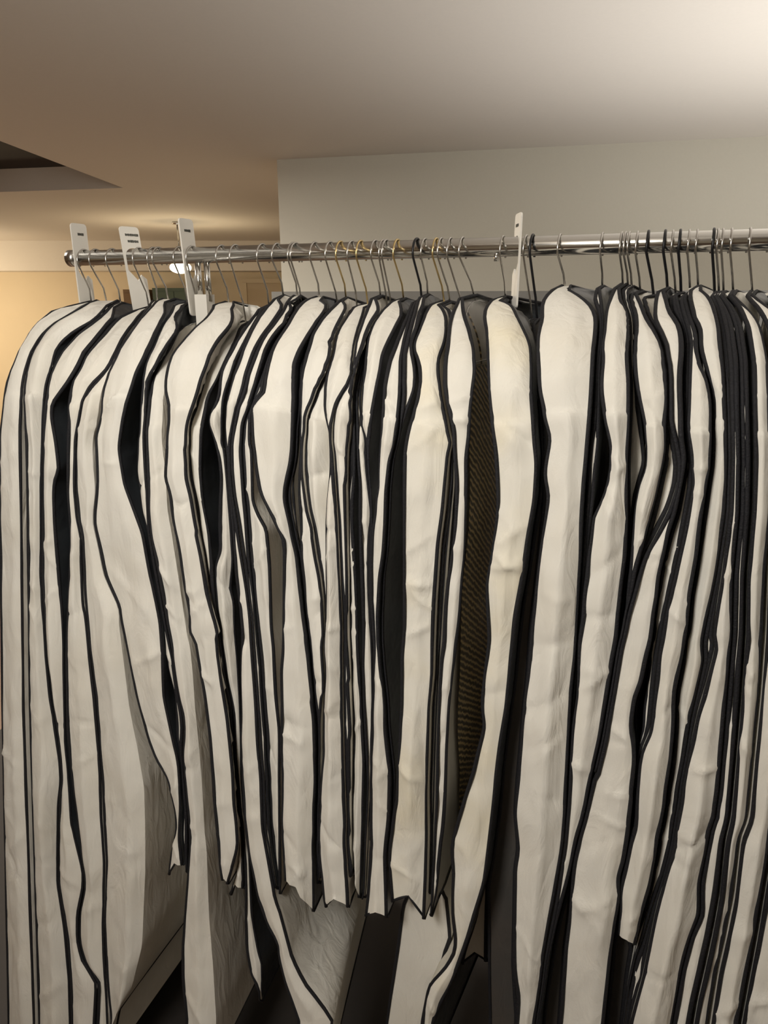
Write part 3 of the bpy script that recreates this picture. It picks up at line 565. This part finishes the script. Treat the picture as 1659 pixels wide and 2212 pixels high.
('b48', "C1380,1000 1480,1300 1490,1700 1500,2100 G1500,500 1480,900 1420,1300 1370,1700 K1290,500 1230,1000 1180,1500 1110,2000 P1040,700 950,1200 890,1450 860,1660",
        "C1400,1000 1492,1300 1502,1700 1514,2100 G1515,500 1500,900 1440,1300 1390,1700 K1310,500 1260,1000 1210,1500 1180,2000 P1120,700 1105,1200 1100,1640", 0.09, 'w', 'wire'),
('b49', "D746,688 795,795 833,925 838,1100 838,1200 840,1600 845,2000 H830,300 825,1000 812,1300 772,1600 740,1900 720,2180 M710,400 630,900 560,1300 490,1600 390,2100 Q440,150 340,500 280,800 240,950 160,1250 80,1600 30,1950 0,2200",
        "D758,688 805,795 843,925 848,1100 848,1200 850,1600 855,2000 H840,300 835,1000 822,1300 782,1600 750,1900 730,2180 M720,400 640,900 570,1300 500,1600 400,2100 Q450,150 360,500 310,700 290,900 265,1200 225,1500 195,1900 175,2200", 0.05, 'w', 'wire', 'LR', 'slate'),
('b50', "D1165,760 1225,940 1295,1030 1335,1150 1345,1300 1335,1500 1335,1900 H1370,400 1335,600 1280,900 1210,1100 1170,1300 1120,1500 1085,1850 1050,2150 M1065,100 1030,400 960,750 900,900 870,1100 860,1200 890,1350 900,1500 870,1750 830,2100 Q880,100 840,400 790,700 740,850 750,1050 710,1250 670,1500 640,1800 600,2200",
        "D1185,760 1237,940 1307,1030 1347,1150 1357,1300 1347,1500 1347,1900 H1382,400 1347,600 1292,900 1222,1100 1182,1300 1132,1500 1097,1850 1062,2150 M1077,100 1042,400 972,750 915,900 885,1100 875,1200 905,1350 915,1500 885,1750 850,2100 Q900,100 875,300 815,650 765,850 760,1000 800,1300 860,1500 840,1800 800,2000 780,2200", 0.05, 'w', 'wire', 'LR', 'slate'),
]

# ---- 1: trace every bag
NT, NU = 220, 12
RELAX = 0.65
def trace_bag(rec):
    key, Ls, Rs, push = rec[:4]
    rnd = random.Random(key)
    L, R = px(Ls), px(Rs)
    pl, pr = at_y(*L[0]), at_y(*R[0])
    zn = max(pl.z, pr.z)
    tw = 0.0 if key in ('b30', 'b29') else rnd.uniform(-0.010, 0.010)
    push = push * (0.6 if pl.x < -0.45 and push < 0.055 else 1.0)
    pa, pb = push + max(0, tw), push + max(0, -tw)
    tl, tr = track(L, zn, pa), track(R, zn, pb)
    def endz(pts, t_):
        z = t_[-1][0]
        return max(0.03, z - 0.12 if pts[-1][1] > 2190 else z)
    return dict(key=key, rnd=rnd, zn=zn, tr=(tl, tr), push=push, sc=(1 - pa / 0.28, 1 - pb / 0.28), zb=(endz(L, tl), endz(R, tr)),
                xn=(pl.x + pr.x) / 2, xref=(ev(tl, zn - 0.35), ev(tr, zn - 0.35)), short=L[-1][1] < 2150)
TB = {r[0]: trace_bag(r) for r in BAGS}
# ---- 2: let neighbours press against each other instead of passing through one another.
# At every height z and depth y the edges of all bags, dividers and the post are put in rail order
# (weighted isotonic fit: the traced front edges hold, the flexible side panels give way).
ORDER = ['P0'] + ['b%02d' % k for k in range(1, 51)]
for k_ in ('b46', 'b47', 'b48', 'b49', 'b50'): ORDER.remove(k_)
def after(a, *new):
    p_ = ORDER.index(a) + 1; ORDER[p_:p_] = list(new)
after('b03', 'P1'); after('b07', 'P2'); after('b08', 'POST'); after('b27', 'b46'); after('b29', 'P3', 'b48', 'b47'); after('b32', 'b49'); after('b36', 'b50')
GZ, GY = 0.010, 0.012
NZ, NY = int((RAIL_Z + 0.04) / GZ) + 2, 2 * 44 + 1
def gy(iy): return (iy - 44) * GY
FIT = {k_: [[None] * NY for _ in range(NZ)] for k_ in TB}
def want(b, z, y):
    """desired left edge, right edge, weight, least thickness of bag b at (z, y); None where it is absent"""
    zn = b['zn']
    if z > zn:
        if z < zn + 0.012 and abs(y) <= prof(0.012 + zn - z) + GY: pass
        elif abs(y) > 0.036: return None
        if z > zn + 0.004: return b['xn'] - 0.0028, b['xn'] + 0.0028, 6.0, 0.0056
    h = zn - z
    if abs(y) > prof(h + 0.012) * max(b['sc']) + GY or z < min(b['zb']) - GZ: return None
    o = []
    for s_ in (0, 1):
        f_ = ev(b['tr'][s_], z); d_ = max(0.01, prof(h) * b['sc'][s_])
        kb = min(1.0, max(0.0, (y / d_ + 1) / 2))
        o.append(f_ + (b['xref'][s_] - f_) * kb * RELAX)
    d_ = prof(h) * max(b['sc'])
    w = 1 + 60 * math.exp(-max(0.0, y + d_) / 0.014)
    w *= 0.02 if b['key'] in ('b16', 'b25', 'b27', 'b46', 'b47', 'b48', 'b49', 'b50') else 1 / (1 + (b['push'] / 0.02) ** 2)
    return o[0], o[1], w, (0.0056 if h < 0.13 else 0.003)
def fixed(name, z, y):
    if name == 'POST':
        if abs(y) > 0.17: return None
        return px_ - 0.0195, px_ + 0.0195, 6000.0 * math.exp(-max(0.0, abs(y) - 0.035) / 0.016), 0.039 if abs(y) < 0.06 else 0.001
    x0, rot, tilt, down = PLATES[int(name[1])]
    if abs(y) > 0.056 or z < RAIL_Z - down - 0.022: return None
    xc = x0 + tilt * (z - RAIL_Z); hw = 0.0036 + abs(math.sin(rot)) * 0.024
    return xc - hw, xc + hw, 4000.0, 2 * hw
def isotonic(v, w):
    st = []
    for a, b in zip(v, w):
        st.append([a, b, 1])
        while len(st) > 1 and st[-2][0] > st[-1][0]:
            x2, w2, n2 = st.pop(); x1, w1, n1 = st.pop()
            st.append([(x1 * w1 + x2 * w2) / (w1 + w2), w1 + w2, n1 + n2])
    return [x for x, _, n in st for _ in range(n)]
for iz in range(NZ):
    z = iz * GZ
    for iy in range(NY):
        y = gy(iy); v, w, off, who = [], [], [], []
        acc = 0.0
        for k_ in ORDER:
            q = want(TB[k_], z, y) if k_ in TB else fixed(k_, z, y)
            if q is None: continue
            l, r, ww, mt = q
            acc += 0.0009; v.append(l - acc); off.append(acc)
            acc += mt; v.append(r - acc); off.append(acc)
            w += [ww, ww]; who.append(k_)
        if not who: continue
        x = isotonic(v, w)
        for n_, k_ in enumerate(who):
            if k_ in FIT: FIT[k_][iz][iy] = (x[2 * n_] + off[2 * n_], x[2 * n_ + 1] + off[2 * n_ + 1])
def edge(key, side, z, y):
    """fitted x of one side of a bag at height z and depth y (bilinear)"""
    fz, fy = z / GZ, y / GY + 44
    iz, iy = int(fz), int(math.floor(fy)); fz -= iz; fy -= iy
    num = den = 0.0
    for a, wa in ((0, 1 - fz), (1, fz)):
        for c, wc in ((0, 1 - fy), (1, fy)):
            g_ = FIT[key][iz + a][iy + c] if 0 <= iz + a < NZ and 0 <= iy + c < NY else None
            if g_ is not None:
                w_ = wa * wc + 1e-9; num += g_[side] * w_; den += w_
    return num / den if den else ev(TB[key]['tr'][side], z)
def middle(key, z, y): return 0.5 * (edge(key, 0, z, y) + edge(key, 1, z, y))

# ---- 3: build the bags and their hangers
RAILBAGS = []
def build_bag(rec):
    key, Ls, Rs, push, rp, hook = rec[:6]
    pipes = rec[6] if len(rec) > 6 else 'LR'
    cm = M[rec[7]] if len(rec) > 7 else M['cloth']
    T = TB[key]; rnd, zn = T['rnd'], T['zn']
    sa, sb = T['sc']; sc = min(sa, sb); zl, zr = T['zb']
    xn = middle(key, zn, 0.0)
    length = zn - min(zl, zr)
    notch = rnd.uniform(0.25, 0.5) if T['short'] else 0.0
    seed = Vector((rnd.uniform(0, 50), rnd.uniform(0, 50), rnd.uniform(0, 50)))
    u0 = rnd.uniform(0.45, 0.75); fold = rnd.uniform(0.25, 0.75)
    calm = 0.12 if key in ('b16', 'b25', 'b27', 'b46', 'b47', 'b48', 'b49', 'b50') else 1.0     # pressed flat between neighbours
    creases = []
    for _ in range(rnd.randint(7, 12)):
        zc = rnd.uniform(zn - 0.15, min(zl, zr))
        creases.append((zc, rnd.uniform(-0.2, 1.2), rnd.uniform(-1.3, 1.3), rnd.uniform(0.003, 0.009) * rnd.choice((1, 1, -1)), rnd.uniform(0.004, 0.012)))
    rows = []
    for j in range(NT + 1):
        t = j / NT
        t = t * t * 0.35 + t * 0.65      # denser near the shoulder
        a, b = zn + (zl - zn) * t, zn + (zr - zn) * t
        ya, yb = -prof(zn - a) * sa, -prof(zn - b) * sb
        xa, xb = edge(key, 0, a, ya), edge(key, 1, b, yb)
        rows.append((Vector((xa, ya, a)), Vector((xb, yb, b))))
    org = Vector((xn, 0, zn))
    bag = thing('garment_bag', org, '', 'garment bag', 'garment bags hanging on the chrome rail')
    # ---- front and back gusset strips
    def strip(sign):
        V, F = [], []
        for j, (a, b) in enumerate(rows):
            w = (b - a).length
            h = zn - a.z
            d0, d1 = prof(max(0, h - 0.01)), prof(h + 0.01)
            nrm = Vector((0, -0.02, (d1 - d0))); nrm.normalize()
            env = min(1.0, h / 0.05)
            for i in range(NU + 1):
                u = i / NU
                p = a.lerp(b, u)
                thin = min(1.0, w / 0.03)
                tent = u / u0 if u < u0 else (1 - u) / (1 - u0)
                edge = min(1.0, 4 * u * (1 - u) * 1.6)
                fz = 0.55 + 0.6 * noise.noise(Vector((0, 0, p.z * 2.2)) + seed)
                disp = min(w, 0.055) * thin * fold * tent * fz * env * (1 if h > 0.2 else 0.4)
                disp += w * 0.16 * (4 * u * (1 - u)) * max(0.0, 1 - h / 0.3) * min(1.0, h / 0.09)
                disp += thin * edge * env * 0.0075 * noise.noise(Vector((p.x * 9, sign, p.z * 5)) + seed)
                disp += thin * edge * env * 0.0034 * noise.noise(Vector((p.x * 40, sign, p.z * 18)) + seed)
                for (zc, uc, sl, am, sg) in creases:
                    dd = abs((p.z - zc) - sl * (u - 0.5) * w)
                    if dd < 5 * sg: disp += thin * edge * am * math.exp(-dd / sg) * max(0.0, 1 - abs(u - uc) * 0.9)
                q = p + nrm * disp * calm
                if notch and j > NT - 12: q.z += notch * w * (1 - abs(2 * u - 1)) * (j - NT + 12) / 12
                V.append(Vector((q.x, q.y if sign < 0 else -q.y, q.z)))
        for j in range(NT):
            for i in range(NU):
                k = j * (NU + 1) + i
                F.append((k, k + NU + 1, k + NU + 2, k + 1) if sign < 0 else (k, k + 1, k + NU + 2, k + NU + 1))
        return V, F
    mesh_obj('front_gusset', *strip(-1), cm, bag)
    # ---- side panels, back gusset is coarser
    def panel(side):
        V, F = [], []; step = 2; ncol = 28
        idx = list(range(0, NT + 1, step))
        if idx[-1] != NT: idx.append(NT)
        for j in idx:
            p = rows[j][side]
            for i in range(ncol + 1):
                k = -1 + 2 * (i / ncol) ** 1.5
                y = -p.y * k
                l, r = edge(key, 0, p.z, y), edge(key, 1, p.z, y)
                give = (1 - k * k) * min(0.006, 0.22 * max(0.0, r - l)) * (0.5 + 0.5 * noise.noise(Vector((side * 7, k * 2.2, p.z * 3)) + seed))
                V.append(Vector((l + give if side == 0 else r - give, y, p.z)))
        n = ncol + 1
        for j in range(len(idx) - 1):
            for i in range(ncol):
                k = j * n + i
                F.append((k, k + 1, k + n + 1, k + n))
        return V, F
    mesh_obj('side_panel', *panel(0), cm, bag)
    mesh_obj('side_panel' if rp == 'w' else 'vinyl_window', *panel(1), cm if rp == 'w' else (M['vinyl'] if rp == 'v' else M['clearvinyl']), bag)
    VB, FB = [], []
    for j in range(0, NT + 1, 2):
        a, b = rows[j]; VB += [Vector((edge(key, 0, a.z, -a.y), -a.y, a.z)), Vector((edge(key, 1, b.z, -b.y), -b.y, b.z))]
    for j in range(len(VB) // 2 - 1): FB.append((2 * j, 2 * j + 1, 2 * j + 3, 2 * j + 2))
    mesh_obj('back_gusset', VB, FB, cm, bag)
    # ---- piping along each edge, front bottom -> neck -> back bottom
    for s in (0, 1):
        if (s == 0 and 'L' not in pipes) or (s == 1 and 'R' not in pipes): continue
        ph = rnd.uniform(0, 9)
        path, rad = [], []
        def stitch(p, y):
            l, r = edge(key, 0, p.z, y), edge(key, 1, p.z, y)
            rr = min(0.0036 + 0.0012 * noise.noise(Vector((ph, 0, p.z * 6))), max(0.0022, 0.36 * (r - l)))
            path.append(Vector(((l + 0.75 * rr) if s == 0 else (r - 0.75 * rr), y - 0.0008, p.z))); rad.append(rr)
        for j in range(NT, -1, -2): stitch(rows[j][s], rows[j][s].y)
        for j in range(4, NT + 1, 4): stitch(rows[j][s], -rows[j][s].y)
        v, f = tube(path, rad, 6)
        mesh_obj('piping', v, f, M['piping'], bag)
    a, b = rows[-1]
    path = [a.lerp(b, k / 4) + Vector((0, 0, notch * (b - a).length * (1 - abs(k / 2 - 1)))) for k in range(5)]
    path += [Vector((edge(key, 1, b.z, b.y * (1 - k / 8)) - 0.002, b.y * (1 - k / 8), b.z)) for k in range(1, 17)]
    tb = tube(path, 0.0026, 6)
    mesh_obj('hem_piping', *tb, M['piping'], bag)
    # ---- hanger
    hk = thing('coat_hanger', (xn, 0, zn), '', 'hanger', 'coat hangers on the chrome rail')
    top = []
    zt = RAIL_Z - zn
    wr_ = 0.0024 if hook == 'blackwire' else 0.0019
    Rh = 0.0265
    zc = RAIL_Z + RAIL_R + wr_ * 0.99 - Rh
    jx = 0.0
    top += [(0, 0, zn - 0.012), (0, 0, zn + 0.30 * zt), (0.1 * jx, -0.003, zn + 0.36 * zt)]
    for k in range(15):
        a = math.radians(200 - 225 * k / 14)
        top.append((jx * min(1, k / 4), Rh * math.cos(a), zc + Rh * math.sin(a)))
    wr = 0.0024 if hook == 'blackwire' else 0.0019
    xr_ = middle(key, RAIL_Z, 0.0)
    tube_obj('hook', [Vector((xn + (xr_ - xn) * min(1.0, max(0.0, (q[2] - zn) / (0.8 * zt))), q[1], q[2])) for q in top], wr, M[hook], hk, 8)
    def arm_z(y): return zn - 0.010 - 0.24 * max(0.0, abs(y) - 0.008) - 1.9 * y * y
    ys = [-0.19 * sc + 0.38 * sc * k / 24 for k in range(25)]
    tube_obj('shoulder_arm', [Vector((middle(key, arm_z(y), y), y, arm_z(y))) for y in ys], 0.0014, M[hook], hk, 6)
    tube_obj('trouser_bar', [Vector((middle(key, arm_z(ys[0]), y), y, arm_z(ys[0]))) for y in ys], 0.0013, M[hook], hk, 6)
    mid = rows[NT // 2]; mid2 = rows[NT // 3]
    RAILBAGS.append(dict(key=key, x=xn, bag=bag, hk=hk, length=length, width=((mid[1].x - mid[0].x) + (mid2[1].x - mid2[0].x)) / 2, hook=hook, rp=rp, rows=rows, zn=zn))
    return RAILBAGS[-1]
for r in BAGS: build_bag(r)

# ------------------------------------------------------------------ labels: order along the rail from a landmark
ORD = ['nearest', 'second', 'third', 'fourth', 'fifth', 'sixth', 'seventh', 'eighth', 'ninth', 'tenth', 'eleventh', 'twelfth', 'thirteenth', 'fourteenth', 'fifteenth', 'sixteenth', 'seventeenth', 'eighteenth', 'nineteenth', 'twentieth']
RAILBAGS.sort(key=lambda d: d['x'])
px_post, xd = at_y(437, 556).x, at_y(1117, 534).x
left = [d for d in RAILBAGS if d['x'] < px_post][::-1]
midb = [d for d in RAILBAGS if px_post <= d['x'] < xd]
right = [d for d in RAILBAGS if d['x'] >= xd]
half = len(midb) // 2
jobs = [(left, 'rail post', 'the open rail end'), (midb[:half], 'rail post', 'the lone divider'), (midb[half:][::-1], 'lone divider', 'the rail post'), (right, 'lone divider', 'the crowded black hooks')]
for lst, lm, other in jobs:
    for i, d in enumerate(lst):
        ln = 'long' if d['length'] > 1.38 else 'short'
        wd_ = 'wide' if d['width'] > 0.055 else ('slim' if d['width'] > 0.02 else 'very thin')
        extra = ''
        colr = 'charcoal' if d['key'] in ('b47', 'b49', 'b50') else 'white'
        d['bag']['label'] = f"{wd_} {ln} {colr} garment bag, {ORD[i]} from the {lm} towards {other}"
        if d['key'] == 'b28':
            d['bag']['label'] = f"white garment bag with clear side showing a gold gown, {ORD[i]} from the {lm}"
        if d['key'] == 'b30':
            d['bag']['label'] = 'widest white garment bag, smooth and upright, just past the lone divider'
        hc_ = {'wire': 'silver wire', 'brass': 'brass wire', 'blackwire': 'thick black'}[d['hook']]
        d['hk']['label'] = f"{hc_} hanger hook, {ORD[i]} from the {lm} towards {other}"

# ------------------------------------------------------------------ gold gown inside the clear-sided bag
d = [q for q in RAILBAGS if q['key'] == 'b28'][0]
rows, zn = d['rows'], d['zn']
gown = thing('evening_gown', (d['x'], 0, zn - 0.1), 'gold beaded evening gown hanging inside the clear-sided garment bag', 'gown')
V, F = [], []; NS = 28
idx = [j for j in range(0, 221, 3) if zn - rows[j][0].z > 0.12]
for j in idx:
    b = rows[j][1]; h = zn - b.z
    hy = 0.15 + 0.04 * math.sin(h * 3.0) + 0.02 * noise.noise(Vector((3, 1, h * 5)))
    for i in range(NS):
        th = 2 * math.pi * i / NS
        y = -0.02 + hy * math.sin(th)
        l, r = edge('b28', 0, b.z, y), edge('b28', 1, b.z, y)
        fl_ = 0.5 + 0.17 * math.cos(th) * (1 + 0.15 * math.sin(th * 6 + h * 4))
        V.append(Vector((l + (r - l) * fl_, y, b.z)))
for j in range(len(idx) - 1):
    for i in range(NS): F.append((j * NS + i, j * NS + (i + 1) % NS, (j + 1) * NS + (i + 1) % NS, (j + 1) * NS + i))
F.append(tuple(range(NS)))
skirt = mesh_obj('beaded_skirt', V, F, M['gold'], gown)
for s in (-1, 1):
    tube_obj('strap', [Vector((middle('b28', zn - 0.03 - 0.095 * k / 5, s * (0.06 + 0.004 * k)), s * (0.06 + 0.004 * k), zn - 0.03 - 0.095 * k / 5)) for k in range(6)], 0.0018, M['gold'], gown, 6)
